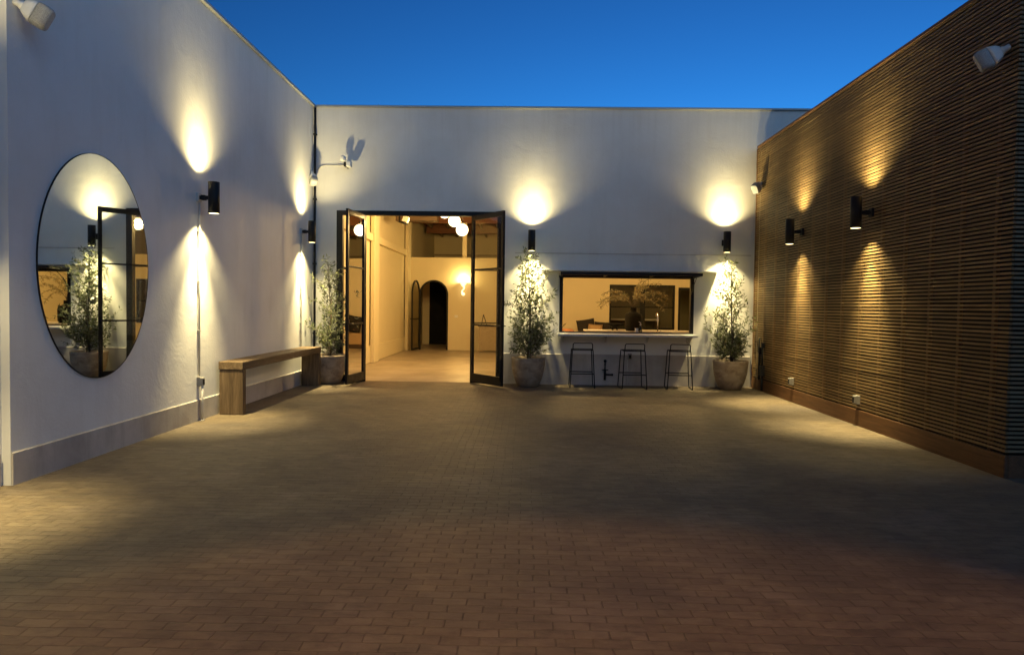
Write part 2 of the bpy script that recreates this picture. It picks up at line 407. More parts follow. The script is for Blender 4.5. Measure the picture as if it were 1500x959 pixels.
# open leaves
def door_leaf(hx, hy, nx, ny, label):
    d = Vector((nx-hx, ny-hy, 0)); L_ = d.length; ang = math.atan2(d.y, d.x)
    Mx = Matrix.Translation((hx, hy, 0)) @ Matrix.Rotation(ang, 4, 'Z')
    mb = MB(); bars(mb, 0, L_, .035, 3.125, -.022, .022, .062, .16, Mx, (1.10, 2.12), .03, .09)
    o = P(mb.build('door', M['black'], B, .003)); o['label'] = label
    mb = MB(); mb.face([Mx @ Vector(p) for p in ((.062, 0, .19), (L_-.062, 0, .19), (L_-.062, 0, 3.04), (.062, 0, 3.04))])
    mb.build('glass', M['glass'], o)
    for s in (-1, 1):
        mb = MB(); mb.box(L_-.055, L_-.012, min(s*.023, s*.03), max(s*.023, s*.03), .98, 1.2, Mx)
        mb.tube([Mx @ Vector((L_-.033, s*.028, 1.1)), Mx @ Vector((L_-.033, s*.075, 1.1)), Mx @ Vector((L_-.16, s*.078, 1.1))], .009, 8)
        mb.build('handle', M['black_powder'], o)
    mb = MB(); mb.tube([Mx @ Vector((L_-.03, -.03, .12)), Mx @ Vector((L_-.03, -.034, .5))], .009, 8); mb.build('floor_bolt', M['black_powder'], o)
    for z in (.4, 1.6, 2.8): MB().tube([(hx, hy-.03, z-.06), (hx, hy-.03, z+.06)], .013, 8).build('hinge', M['black_powder'], o)
door_leaf(-3.03, D-.005, -3.135, 11.93, 'glazed steel door leaf swung open square to the wall, beside the corner tree')
door_leaf(-1.0, D-.005, -.385, 12.0, 'glazed steel door leaf swung open at an angle, beside the middle tree')
# serving window
mb = MB(); bars(mb, WX0, WX1, WZ0+.012, WZ1, D-.012, D+.09, .062, .02)
P(mb.build('window_frame', M['black'], B, .003))
mb = MB(); mb.box(WX0-.04, WX1-.005, 12.42, D-.014, .925, .965); mb.box(WX0+.003, WX1-.003, D-.014, D+.26, .935, .975)
sh = P(mb.build('counter_shelf', M['shelf'], B, .004))
mb = MB()
for x in (.72, 1.50, 2.28, 3.02):
    A = [(x-.012, D-.022, .925), (x-.012, D-.2, .925), (x-.012, D-.022, .80)]; Bq = [(x+.012, q[1], q[2]) for q in A]
    VA = [mb.bm.verts.new(q) for q in A]; VB = [mb.bm.verts.new(q) for q in Bq]
    mb.bm.faces.new(VA); mb.bm.faces.new(VB[::-1])
    for i in range(3): mb.bm.faces.new([VA[i], VB[i], VB[(i+1) % 3], VA[(i+1) % 3]])
build_each(mb, 'bracket', M['conduit'], sh)
AW = Matrix.Translation((0, D-.02, 2.035)) @ Matrix.Rotation(R(-2), 4, 'X')
mb = MB(); a0, a1, dep = WX0-.02, WX1, .60
mb.box(a0, a1, -dep, -dep+.05, -.028, .022, AW); mb.box(a0, a1, -.05, 0, -.028, .022, AW)
mb.box(a0, a0+.05, -dep+.05, -.05, -.028, .022, AW); mb.box(a1-.05, a1, -dep+.05, -.05, -.028, .022, AW)
for q in (1/3, 2/3):
    x = a0+(a1-a0)*q; mb.box(x-.018, x+.018, -dep+.05, -.05, -.024, .018, AW)
aw = P(mb.build('awning_sash', M['black'], B, .003))
mb = MB(); mb.face([AW @ Vector(p) for p in ((a0+.05, -dep+.05, 0), (a1-.05, -dep+.05, 0), (a1-.05, -.05, 0), (a0+.05, -.05, 0))]); mb.build('glass', M['glass_dark'], aw)
for x in (WX0+.045, WX1-.045):
    mb = MB(); mb.tube([(x, D-.03, 1.74), (x, D-.16, 1.88)], .011, 8); mb.tube([(x, D-.15, 1.87), (x, D-.34, 2.0)], .006, 8)
    mb.box(x-.012, x+.012, D-.045, D-.012, 1.71, 1.77); mb.build('gas_strut', M['black_powder'], aw)

# ------------------------------------------------------------------ slatted wood volume on the right
SY0, SY1, SH = 6.04, 12.70, 4.44
W = thing('slat_wall', 'long brown wall of fine horizontal wooden slats with a plain kickboard', 'wall', (XR, SY0, 0))
random.seed(5)
mb = MB(); pitch_ = .040; z = .225; zs = []
while z < SH-.05: zs.append(z); z += pitch_
for z in zs:
    y = SY0; j = random.uniform(.8, 3)
    ys = [SY0]
    while True:
        yn = ys[-1] + random.choice((2.0, 2.5, 3.0, 3.5))*(.6 if len(ys) == 1 else 1)
        if yn > SY1-.6: break
        ys.append(yn)
    ys.append(SY1)
    for p, q in zip(ys, ys[1:]):
        dx = random.uniform(-.0018, .0018); dz = random.uniform(-.0012, .0012)
        mb.box(XR+dx, XR+.020+dx, p+.0012, q-.0012, z+dz, z+.022+dz)
P(mb.build('slat_panel', M['slat'], W))
mb = MB()
for z in zs:
    dz = random.uniform(-.0012, .0012); mb.box(XR+.024, 9, SY0, SY0+.022, z+dz, z+.021+dz)
P(mb.build('end_slat_panel', M['slat_x'], W))
for i in range(13):
    y = SY0+.255+.5*i; mb = MB(); mb.box(XR+.028, XR+.06, y-.02, y+.02, .2, SH-.05); P(mb.build('batten', M['kick'], W))
for i in range(4):
    x = XR+.5+.6*i; mb = MB(); mb.box(x-.02, x+.02, SY0+.024, SY0+.06, .2, SH-.05); P(mb.build('batten', M['slat_x'], W))
mb = MB(); mb.box(XR+.062, 8.99, SY0+.062, SY1-.01, .02, SH-.04); P(mb.build('backing', M['backing'], W))
mb = MB(); mb.box(XR-.012, XR+.02, SY0-.012, SY1, .0, .20); P(mb.build('kickboard', M['kick'], W, .003)); mb = MB(); mb.box(XR+.022, 9, SY0-.012, SY0+.02, 0, .2); P(mb.build('kickboard', M['kick'], W, .003))
mb = MB(); mb.box(XR-.015, 9, SY0-.015, SY1, SH-.035, SH); P(mb.build('cap_board', M['kick'], W, .003))
mb = MB(); mb.box(XR-.004, XR+.06, SY1+.002, SY1+.045, 0, SH-.04); P(mb.build('corner_post', M['kick'], W, .003))

# ------------------------------------------------------------------ wall lamps
def make_lamp():
    r = thing('wall_lamp', 'lamp', 'wall lamp')
    HC, OUT, RAD = .19, .20, .066
    mb = MB(); mb.lathe([(RAD-.008, HC-.03), (RAD-.006, HC), (RAD, HC), (RAD, -HC), (RAD-.006, -HC), (RAD-.008, -HC+.03)], (OUT, 0, 0), 32)
    b = mb.build('lamp_body', M['black_powder'], r)
    mb = MB(); mb.box(.03, .155, -.022, .022, -.022, .022); mb.box(.05, .10, -.03, .03, -.03, .03); mb.build('bracket', M['black_powder'], r, .003)
    mb = MB(); mb.box(0, .03, -.045, .045, -.055, .055); mb.build('back_box', M['conduit'], r, .006)
    for s in (1, -1):
        mb = MB(); n = 28
        mb.face([(OUT+(RAD-.008)*math.cos(i*2*math.pi/n), (RAD-.008)*math.sin(i*2*math.pi/n), s*(HC-.0015)) for i in range(n)])
        mb.build('lens', M['lens'], r)
        for (nm, size, blend, pw) in (('wide_light', 132 if s > 0 else 110, 1.0 if s > 0 else .6, P_WIDE*(1.1 if s > 0 else .85)), ('beam_light', 74 if s > 0 else 60, 1.0, P_BEAM*(.32 if s > 0 else 3.2))):
            l = bpy.data.lights.new(nm, 'SPOT'); l.energy = pw; l.color = LAMP; l.spot_size = R(size); l.spot_blend = blend; l.shadow_soft_size = .03
            o = bpy.data.objects.new(nm, l); COL.objects.link(o); o.parent = r; o.location = (OUT, 0, s*(HC+.004))
            o.rotation_euler = (math.pi if s > 0 else 0, 0, 0)
    return r
proto = make_lamp()
lamps = [((XL, 8.27, 2.72), 0, 'black cylinder lamp on the side wall above the near end of the bench'),
         ((XL, 12.09, 2.725), 0, 'black cylinder lamp on the side wall above the far end of the bench'),
         ((XL-.07, 4.30, 2.71), 0, 'black cylinder lamp on the side wall nearest the camera, before the step in the wall'),
         ((.105, D, 2.665), -90, 'black cylinder lamp on the end wall between the glass doors and the serving window'),
         ((3.675, D, 2.675), -90, 'black cylinder lamp on the end wall over the tree beside the slat wall'),
         ((XR, 8.47, 2.65), 180, 'nearer and larger of two black cylinder lamps on the slat wall'),
         ((XR, 10.56, 2.645), 180, 'farther and smaller of two black cylinder lamps on the slat wall')]
for i, (loc, rz, lab) in enumerate(lamps):
    o = proto if i == 0 else copy_tree(proto)
    if i >= 3:
        for c in o.children:
            if c.name.startswith('back_box'): c.data = c.data.copy(); c.data.materials[0] = M['black_powder']
    o.location = loc; o.rotation_euler.z = R(rz); o['label'] = lab; o['group'] = 'up and down wall lamps round the court'

# ------------------------------------------------------------------ unseen wall and flood added behind the camera for the warm near paving
t = thing('added_rear_wall', 'white stucco wall added unseen behind the camera to carry the flood', 'wall', (0, -2.4, 0))
mb = MB(); mb.box(-4.06, 9, -2.7, -2.4, 0, 4.8); P(mb.build('wall_face', M['stucco'], t))
t = thing('fill_floodlight', 'black floodlight added unseen behind the camera to warm the near paving', 'fill_floodlight', (.3, -2.4, 4.3))  # added fill lamp, stands in for an unknown warm source
mb = MB(); mb.box(-.13, .13, .12, .2, -.09, .09); mb.build('housing', M['black_powder'], t, .006)
mb = MB(); mb.box(-.02, .02, 0, .12, -.02, .02); mb.build('bracket', M['black_powder'], t)
mb = MB(); mb.face([(-.11, .202, -.07), (.11, .202, -.07), (.11, .202, .07), (-.11, .202, .07)]); mb.build('lens', emit('fill_flood_lens', (1, .5, .2), 4), t)
l = bpy.data.lights.new('fill_flood_beam', 'SPOT'); l.energy = 1250; l.color = (1.0, .48, .16); l.spot_size = R(78); l.spot_blend = .12; l.shadow_soft_size = .12
o = bpy.data.objects.new('fill_flood_beam', l); COL.objects.link(o); o.parent = t; o.location = (0, .25, 0)
FILL_FLOOD = o
d = Vector((.3, -.6, 0)) - Vector((.3, -2.15, 4.3)); o.rotation_euler = d.to_track_quat('-Z', 'Y').to_euler()

# ------------------------------------------------------------------ mirror
t = thing('wall_mirror', 'large oval mirror in a thin dark frame hung on the white side wall', 'mirror', (XL, 6.33, 1.77))
A_, B_ = .815, 1.035; n = 96
mb = MB(); mb.face([(.014, A_*math.cos(i*2*math.pi/n), B_*math.sin(i*2*math.pi/n)) for i in range(n)]); mb.build('mirror_glass', M['mirror'], t)
mb = MB(); rings = []
for (dr, x) in ((.0, .002), (.005, .002), (.005, .016), (.0, .016)):
    rings.append([mb.bm.verts.new((x, (A_+dr)*math.cos(i*2*math.pi/n), (B_+dr)*math.sin(i*2*math.pi/n))) for i in range(n)])
for a, b in zip(rings, rings[1:]+rings[:1]):
    for i in range(n): mb.bm.faces.new([a[i], a[(i+1) % n], b[(i+1) % n], b[i]])
mb.build('frame', M['black'], t)

# ------------------------------------------------------------------ bench
t = thing('bench', 'long low bench of thick weathered timber against the white side wall', 'bench', (-3.79, 10.4, 0))
mb = MB(); mb.box(-.16, .16, -1.68, 1.70, .585, .69); mb.build('seat', M['bench'], t, .008)
for y0, y1 in ((-1.67, -1.565), (1.575, 1.69)):
    mb = MB(); mb.box(-.155, .155, y0, y1, 0, .583); mb.build('leg', M['bench_leg'], t, .008)

# ------------------------------------------------------------------ potted olive trees
def tree(loc, seed, label, height, spread, nb, low=.0, lean=0., extra=()):
    rnd = random.Random(seed)
    t = thing('potted_olive_tree', label, 'potted tree', loc, rnd.uniform(0, 6), 'young olive trees in clay pots')
    t.rotation_euler.z = 0
    mb = MB()
    prof = [(.0, 0), (.17, 0), (.205, .03), (.25, .14), (.285, .27), (.302, .40), (.305, .47), (.312, .505), (.305, .525), (.285, .52), (.278, .46), (.27, .44)]
    ph = rnd.uniform(0, 6)
    mb.lathe(prof, (0, 0, 0), 44, lambda a, z: .008*math.sin(2*a+ph+z*3)+.004*math.sin(5*a-ph)+.004*math.sin(z*60))
    mb.build('pot', M['pot'], t)
    mb = MB(); n = 28
    prev = [mb.bm.verts.new((.276*math.cos(i*2*math.pi/n), .276*math.sin(i*2*math.pi/n), .455)) for i in range(n)]
    c = mb.bm.verts.new((0, 0, .475))
    for i in range(n): mb.bm.faces.new([prev[i], prev[(i+1) % n], c])
    mb.build('soil', M['soil'], t)
    tr = MB(); lf = MB()
    def bend(z): return Vector((lean*(z-.45) + .02*math.sin(z*3+seed), .015*math.sin(z*4+seed*2), z))
    top = height
    pts = [bend(.44 + (top-.5)*i/10) for i in range(11)]
    tr.tube(pts, [.021*(1-.78*i/10) for i in range(11)], 8)
    def leaf(p, d, L_):
        d = d.normalized(); sd = d.cross(Vector((rnd.uniform(-1,1), rnd.uniform(-1,1), rnd.uniform(-.3,1)))).normalized()
        nn = sd.cross(d); w_ = L_*rnd.uniform(.13, .18)
        a = p; b1 = p+d*L_*.45+sd*w_+nn*L_*.06; b2 = p+d*L_*.45-sd*w_+nn*L_*.06; e = p+d*L_
        v = [lf.bm.verts.new(q) for q in (a, b1, e, b2)]
        lf.bm.faces.new(v)
    def twig(p, d, L_, r0, lvl):
        n_ = max(3, int(L_/.028)); cur = p.copy(); dd = d.normalized(); pp = [cur.copy()]
        for i in range(n_):
            dd = (dd + Vector((rnd.gauss(0, .12), rnd.gauss(0, .12), rnd.gauss(.05, .10)))).normalized()
            cur = cur + dd*L_/n_; pp.append(cur.copy())
            if i > n_*.15:
                for q in range(2):
                    if rnd.random() < .5:
                        ax = Vector((rnd.gauss(0,1), rnd.gauss(0,1), rnd.gauss(0,1))); ax = (ax-dd*ax.dot(dd)).normalized()
                        leaf(cur, dd*rnd.uniform(.5, .9)+ax, rnd.uniform(.05, .095))
            if lvl < 1 and rnd.random() < .22:
                ax = Vector((rnd.gauss(0,1), rnd.gauss(0,1), rnd.gauss(.2,.6))); twig(cur, dd*.8+ax*.8, L_*rnd.uniform(.25, .5), r0*.5, lvl+1)
        tr.tube(pp, [r0*(1-.7*i/len(pp)) for i in range(len(pp))], 4, False)
    for i in range(nb):
        u = (i+rnd.random())/nb; u = u**1.08
        z = .56 + (top-.62)*u; a = i*2.39996 + rnd.uniform(-.4, .4)
        env = spread*(1-u)**.58 + .06; L_ = env*rnd.choice((.55, .75, .9, 1.0, 1.1, 1.35))
        if z+L_*.7 > top+.12: L_ = max(.08, (top+.1-z))
        el = rnd.uniform(.35, 1.0) + u*.5
        twig(bend(z), Vector((math.cos(a), math.sin(a)*.85, el)), L_*1.15, .005, 0)
    for i in range(int(nb*low)):
        a = rnd.uniform(0, 6.28); z = rnd.uniform(.5, .85)
        twig(bend(z)+Vector((rnd.gauss(0,.05), rnd.gauss(0,.05), 0)), Vector((math.cos(a), math.sin(a)*.8, rnd.uniform(.1, .8))), spread*rnd.uniform(.5, .95), .005, 0)
    for (p, d, L_) in extra: twig(bend(p), Vector(d), L_, .007, 0)
    tr.build('trunk', M['trunk'], t)
    lf.build('crown', M['leaf'], t, recalc=False)
    mb = MB(); mb.tube([(.03, -.02, .45), (.035, -.02, 1.55)], .008, 6); mb.build('stake', M['darkwood'], t)
tree((-3.57, 12.42, 0), 11, 'olive tree in a clay pot in the corner between the bench and the glass doors', 2.22, .38, 72, .45)
tree((.07, 12.44, 0), 23, 'bushy olive tree in a clay pot between the glass doors and the bar stools', 2.38, .48, 80, .6)
tree((3.74, 12.44, 0), 37, 'olive tree in a clay pot beside the slat wall, one long branch reaching the window', 2.34, .40, 68, 1.2, .0, ((.75, (-1, .0, .55), .8), (.62, (-1, .1, .2), .5)))

# ------------------------------------------------------------------ bar stools
def make_stool():
    t = thing('bar_stool', 'stool', 'bar stool'); r = .0095
    hw, hd, sz = .185, .19, .685
    for s in (-1, 1):
        mb = MB(); x0 = s*hw; x1 = s*(hw+.035)
        # closed side loop: front leg, floor runner, rear leg
        mb.tube([(x0, -hd+.03, sz), (x0, -hd+.0, sz-.03), (x1, -hd-.04, .022), (x1, -hd-.02, .008), (x1, hd+.03, .008), (x1, hd+.045, .022), (x0, hd+.0, sz-.03), (x0, hd-.03, sz)], r, 8)
        mb.build('leg_frame', M['black'], t)
    mb = MB(); mb.tube([(-hw-.02, -hd-.026, .26), (hw+.02, -hd-.026, .26)], r, 8); mb.build('footrest', M['black'], t); mb = MB(); mb.tube([(-hw-.02, hd+.03, .26), (hw+.02, hd+.03, .26)], r, 8); mb.build('footrest', M['black'], t)
    mb = MB(); mb.tube([(-hw, -hd+.02, sz), (hw, -hd+.02, sz), (hw, hd-.02, sz), (-hw, hd-.02, sz), (-hw, -hd+.02, sz)], r, 8)
    for i in range(13):
        x = -hw+.02+i*(2*hw-.04)/12; mb.tube([(x, -hd+.02, sz), (x, -hd*.5, sz-.014), (x, hd*.5, sz-.014), (x, hd-.02, sz)], .0042, 6)
    mb.build('seat', M['black'], t)
    mb = MB(); b = sz+.125
    mb.tube([(-hw+.01, -hd+.02, sz), (-hw+.012, -hd-.012, b-.02), (-hw+.03, -hd-.015, b), (hw-.03, -hd-.015, b), (hw-.012, -hd-.012, b-.02), (hw-.01, -hd+.02, sz)], r, 8)
    mb.tube([(-hw+.02, -hd-.01, sz+.02), (hw-.02, -hd-.01, sz+.02)], .0042, 6)
    mb.build('backrest', M['black'], t)
    return t
st = make_stool()
for i, (x, y, a, lab) in enumerate(((1.045, 12.42, -1, 'thin black wire bar stool nearest the tree by the glass doors'),
                                    (1.955, 12.36, 2, 'thin black wire bar stool in the middle, in front of the small outlet box'),
                                    (2.80, 12.42, -5, 'thin black wire bar stool at the slat wall end of the counter'))):
    o = st if i == 0 else copy_tree(st)
    o.location = (x, y, 0); o.rotation_euler.z = R(a); o['label'] = lab; o['group'] = 'wire bar stools under the counter'

# ------------------------------------------------------------------ speakers
def make_speaker():
    t = thing('outdoor_speaker', 's', 'speaker')       # faces local +X, wall mount behind
    def sec(x, hy, hz, n=24):
        out = []
        for i in range(n):
            a = i*2*math.pi/n; c, s = math.cos(a), math.sin(a); e = .45
            out.append((x, hy*math.copysign(abs(c)**e, c), hz*math.copysign(abs(s)**e, s)))
        return out
    def loft(mb, secs):
        rings = [[mb.bm.verts.new(p) for p in s_] for s_ in secs]
        for a, b in zip(rings, rings[1:]):
            for i in range(len(a)):
                f = mb.bm.faces.new([a[i], a[(i+1) % len(a)], b[(i+1) % len(a)], b[i]]); f.smooth = True
        mb.bm.faces.new(rings[0][::-1]); mb.bm.faces.new(rings[-1])
    mb = MB(); loft(mb, [sec(.07, .045, .06), sec(.10, .062, .085), sec(.15, .076, .108), sec(.18, .083, .12)]); mb.build('housing', M['wplastic'], t)
    mb = MB(); loft(mb, [sec(.183, .082, .118), sec(.27, .086, .122), sec(.315, .08, .112), sec(.325, .07, .1)]); mb.build('grille', M['grille'], t)
    mb = MB(); mb.tube([(-.02, 0, 0), (.075, 0, 0)], .034, 14); mb.sphere((.06, 0, 0), .046, 18); mb.build('bracket', M['wplastic'], t)
    return t
sp = make_speaker()
def aim(o, loc, d, lab, sc=.76):
    o.scale = (sc, sc, sc)
    o.location = loc; d = Vector(d).normalized(); x = d; z = Vector((0, 0, 1)); y = z.cross(x).normalized(); z = x.cross(y)
    o.rotation_euler = Matrix((x, y, z)).transposed().to_euler(); o['label'] = lab; o['group'] = 'white outdoor speakers high on the court walls'
aim(sp, (XR-.015, 6.16, 3.78), (-.75, .42, -.42), 'white speaker with grey grille high on the near end of the slat wall')
aim(copy_tree(sp), (XL+.015, 5.30, 3.76), (.7, .35, -.38), 'white speaker with grey grille on the side wall high above the oval mirror')
aim(copy_tree(sp), (XR-.01, 12.45, 3.72), (-.62, -.5, -.55), 'small looking white speaker at the far end of the slat wall')
aim(copy_tree(sp), (XL+.03, 12.62, 3.87), (.25, -.35, -.85), 'white speaker tucked in the corner beside the black downpipe')

# ------------------------------------------------------------------ small fittings
t = thing('downpipe', 'thin black pipe running down the corner of the two white walls', 'pipe', (XL+.045, D-.045, 0))
mb = MB(); mb.tube([(0, 0, 0.02), (0, 0, HT-.02)], .021, 10); mb.build('pipe', M['black_powder'], t)
mb = MB()
for z in (.9, 2.2, 3.4, 4.6): mb.box(-.03, .03, -.024, .04, z-.012, z+.012)
build_each(mb, 'clip', M['black_powder'], t)

t = thing('security_camera', 'white and black security camera on the end wall above the glass doors', 'security camera', (-3.36, D, 4.05))
mb = MB(); mb.tube([(0, -.02, 0), (0, 0, 0)], .05, 16); mb.box(-.035, .02, -.13, -.02, -.05, .03); mb.build('mount', M['black_powder'], t, .004)
mb = MB(); mb.lathe([(.0, .05), (.05, .05), (.052, .06), (.052, .11), (.045, .13), (.03, .14), (0, .14)], (-.045, -.13, 0), 20); mb.build('sensor_head', M['wplastic'], t)
mb = MB(); mb.box(.025, .115, -.2, -.08, -.07, .035); mb.build('camera_head', M['wplastic'], t, .015)
mb = MB(); mb.tube([(.02, -.1, -.04), (.03, -.12, -.085), (.06, -.13, -.09)], .008, 6); mb.build('lower_arm', M['black_powder'], t)
mb = MB(); mb.tube([(-.04, -.02, .0), (-.12, -.012, -.01), (-.42, -.012, -.012), (-.5, -.02, -.04), (-.56, -.06, -.12)], .009, 6); mb.build('cable', M['conduit'], t)

def conduit_run(y, label, z0):
    t = thing('conduit', label, 'conduit', (XL, y, 0))
    mb = MB(); pts = [(.02, 0, 2.66), (.02, 0, z0+.07)]
    mb.tube(pts, .011, 8); mb.build('pipe', M['conduit'], t); mb = MB(); mb.tube([(.055, 0, z0-.05), (.055, 0, .02)], .012, 8); mb.build('pipe', M['conduit'], t)
    mb = MB()
    for z in (2.3, 1.7, 1.1): mb.box(.001, .034, -.02, .02, z-.008, z+.008)
    mb.box(.036, .07, -.035, .035, .0, .012); build_each(mb, 'strap', M['conduit'], t)
    return t
conduit_run(8.27, 'thin grey conduit dropping from the lamp beside the near end of the bench', .48)
conduit_run(12.06, 'thin grey conduit dropping from the corner lamp behind the bench', .60)
def outlet(loc, rz, label):
    t = thing('outlet_box', label, 'outlet box', loc, R(rz)); t.scale = (.85, .85, .9)
    mb = MB(); mb.box(0, .05, -.04, .04, -.062, .062); mb.build('box', M['boxgrey'], t, .004)
    mb = MB(); mb.box(.052, .085, -.04, .04, -.055, .058); mb.build('cover', M['boxgrey'], t, .01)
    mb = MB(); mb.box(.0865, .09, -.026, .026, -.04, .035); mb.build('face', M['black_powder'], t)
    return t
outlet((XL, 8.27, .48), 0, 'grey outlet box on the conduit beside the near end of the bench')
outlet((XR, 8.67, .33), 180, 'pale outlet box low on the slat wall, the one nearer the camera')
outlet((XR, 10.79, .33), 180, 'slim pale outlet box low on the slat wall, the one nearer the tree')
outlet((1.96, D-.02, .545), -90, 'small metal outlet box on the plinth behind the middle bar stool')
t = thing('conduit', 'thin conduit dropping from the outlet box behind the middle bar stool', 'conduit', (1.92, D-.03, 0))
mb = MB(); mb.tube([(0, 0, .01), (0, 0, .48)], .009, 8); mb.build('pipe', M['conduit'], t)
t = thing('pipe_valve', 'dark pipe fitting with a side tap on the plinth under the counter', 'valve', (1.505, D-.05, 0))
mb = MB(); mb.tube([(0, 0, .1), (0, 0, .3)], .022, 10); mb.tube([(0, .03, .2), (.12, -.0, .2)], .016, 8); mb.tube([(.12, 0, .2), (.15, 0, .2)], .022, 10)
mb.tube([(0, 0, .3), (0, 0, .44)], .012, 8); mb.build('pipe', M['black_powder'], t)
mb = MB(); mb.sphere((0, 0, .455), .028, 12); mb.sphere((0, 0, .39), .018, 12); mb.tube([(-.06, 0, .29), (.06, 0, .29)], .009, 6); build_each(mb, 'valve_head', M['black_powder'], t)
t = thing('utility_box', 'black electrical box with a riser pipe on the slat wall behind the potted tree', 'electrical box', (XR, 12.12, 0))
mb = MB(); mb.box(-.07, -.005, -.06, .06, .28, .46); mb.build('box', M['black_powder'], t, .005)
mb = MB(); mb.tube([(-.03, 0, .46), (-.03, 0, .82)], .016, 8); mb.tube([(-.03, 0, .02), (-.03, 0, .28)], .02, 8)
mb.tube([(-.03, .16, .2), (-.03, .16, .95)], .016, 8); build_each(mb, 'pipe', M['black_powder'], t)
mb = MB(); mb.box(-.05, -.005, .12, .2, .66, .78); mb.box(-.05, -.005, -.035, .035, .78, .86); build_each(mb, 'junction', M['black_powder'], t, .004)

# ------------------------------------------------------------------ interior
IX0, IX1, IY0, IY1, CZ = -3.88, 6.6, D+.26, 22.3, 4.5
t = thing('interior_side_wall', 'warm lit plaster wall with square piers seen through the open doors', 'wall', (IX0, 17, 0))
mb = MB(); mb.box(IX0-.3, IX0, IY0, 30, 0, 5); P(mb.build('wall_face', M['plaster'], t))
mb = MB(); mb.box(IX0+.001, IX0+.03, IY0, 30, .0, .42); P(mb.build('dado', M['plaster'], t, .006))
for y in (17.2, 22.05):
    mb = MB(); mb.box(IX0+.031, IX0+.13, y-.28, y+.28, 0, 4.45); P(mb.build('pier', M['plaster'], t, .01))
mb = MB(); mb.box(IX0+.001, IX0+.10, IY0, 16.9, 3.02, 3.2); P(mb.build('beam', M['plaster'], t, .01)); mb = MB(); mb.box(IX0+.001, IX0+.10, 17.5, 21.7, 3.02, 3.2); P(mb.build('beam', M['plaster'], t, .01))
t = thing('interior_end_wall', 'plaster wall of the bar room beyond the serving window', 'wall', (IX1, 17, 0))
mb = MB(); mb.box(IX1, IX1+.2, IY0, 30, 0, 5); P(mb.build('wall_face', M['plaster'], t))
t = thing('interior_far_wall', 'dim plaster wall far behind the partition, under the rafters', 'wall', (0, 29, 0))
mb = MB(); mb.box(IX0, IX1, 29, 29.2, 0, 5); P(mb.build('wall_face', M['plaster'], t))
mb = MB(); mb.box(IX0, IX1, 28.94, 28.998, 3.55, 3.62); P(mb.build('rail', M['rafter'], t))
t = thing('ceiling', 'open timber ceiling with red beams and pale rafters', 'ceiling', (0, 20, CZ))
mb = MB(); mb.box(IX0, IX1, IY0, 29, CZ, CZ+.05); P(mb.build('deck', M['redwood'], t))
for y in (17.0, 19.6, 22.6, 25.8):
    mb = MB(); mb.box(IX0+.131, IX1, y-.09, y+.09, CZ-.34, CZ-.002); P(mb.build('beam', M['redwood'], t, .008))
x = IX0+.35
while x < IX1-.1:
    for y0, y1 in ((22.7, 25.7), (25.9, 28.99)):
        mb = MB(); mb.box(x-.03, x+.03, y0, y1, CZ-.16, CZ-.002); P(mb.build('rafter', M['rafter'], t))
    x += .62

# partition with an arch and a window
PZ = 3.01
T = thing('partition_wall', 'lower plaster partition with an arched opening and a black framed window', 'wall', (0, IY1, 0))
AX0, AX1, ATOP = -3.47, -2.52, 2.28
mb = MB()
HOLES = [(AX0, AX1, -.01, ATOP-.475), (2.74, 4.86, .75, 2.2), (4.97, 6.1, -.01, 2.13)]
wall_panel(mb, IX0+.05, IX1, 0, PZ, IY1, IY1+.16, HOLES + [(AX0, AX1, -.01, ATOP)])
ar = (AX1-AX0)/2; ac = (AX0+AX1)/2; az = ATOP-ar; n = 24
arc = [(ac - ar*math.cos(math.pi*i/n), az + ar*math.sin(math.pi*i/n)) for i in range(n+1)]
for (x0, z0), (x1, z1) in zip(arc, arc[1:]):
    mb.face([(x0, IY1, z0), (x1, IY1, z1), (x1, IY1, ATOP), (x0, IY1, ATOP)])
    mb.face([(x0, IY1+.16, z0), (x0, IY1+.16, ATOP), (x1, IY1+.16, ATOP), (x1, IY1+.16, z1)])
    mb.face([(x0, IY1, z0), (x0, IY1+.16, z0), (x1, IY1+.16, z1), (x1, IY1, z1)])
P(mb.build('wall_face', M['plaster'], T, weld=True))
def arch_loop(w, inset, x0, x1, top, zb=.0, thick=.045, y=0, Mx=None):
    mb = MB(); r_ = (x1-x0)/2; c_ = (x0+x1)/2; zc = top-r_
    P_ = [(x0, zb)] + [(c_-r_*math.cos(math.pi*i/n), zc+r_*math.sin(math.pi*i/n)) for i in range(n+1)] + [(x1, zb)]
    rr = r_-w; Q = [(x0+w, zb)] + [(c_-rr*math.cos(math.pi*i/n), zc+rr*math.sin(math.pi*i/n)) for i in range(n+1)] + [(x1-w, zb)]
    Mx = Mx or Matrix.Identity(4)
    for i in range(len(P_)-1):
        a, b, c2, d2 = P_[i], P_[i+1], Q[i+1], Q[i]
        f = [Mx @ Vector((q[0], y, q[1])) for q in (a, b, c2, d2)]; g_ = [Mx @ Vector((q[0], y+thick, q[1])) for q in (a, b, c2, d2)]
        mb.face(f); mb.face(g_[::-1]); mb.face([f[0], g_[0], g_[1], f[1]]); mb.face([f[3], f[2], g_[2], g_[3]])
    return mb
P(arch_loop(.05, 0, AX0+.002, AX1-.002, ATOP-.002, 0, .06, IY1-.02).build('arch_frame', M['black'], T))
Mx = Matrix.Translation((AX0, IY1-.05, 0)) @ Matrix.Rotation(R(-96), 4, 'Z')
lp = arch_loop(.055, 0, .0, .93, ATOP-.03, .03, .04, 0, Mx)
for z in (.03, 1.0): lp.box(.055, .875, .002, .038, z, z+.05 if z < .5 else z+.03, Mx)
al = P(lp.build('arched_door', M['black'], T))
mb = MB(); pts = [(.06, .05)] + [(.465-.41*math.cos(math.pi*i/n), ATOP-.03-.465+.41*math.sin(math.pi*i/n)) for i in range(n+1)] + [(.87, .05)]
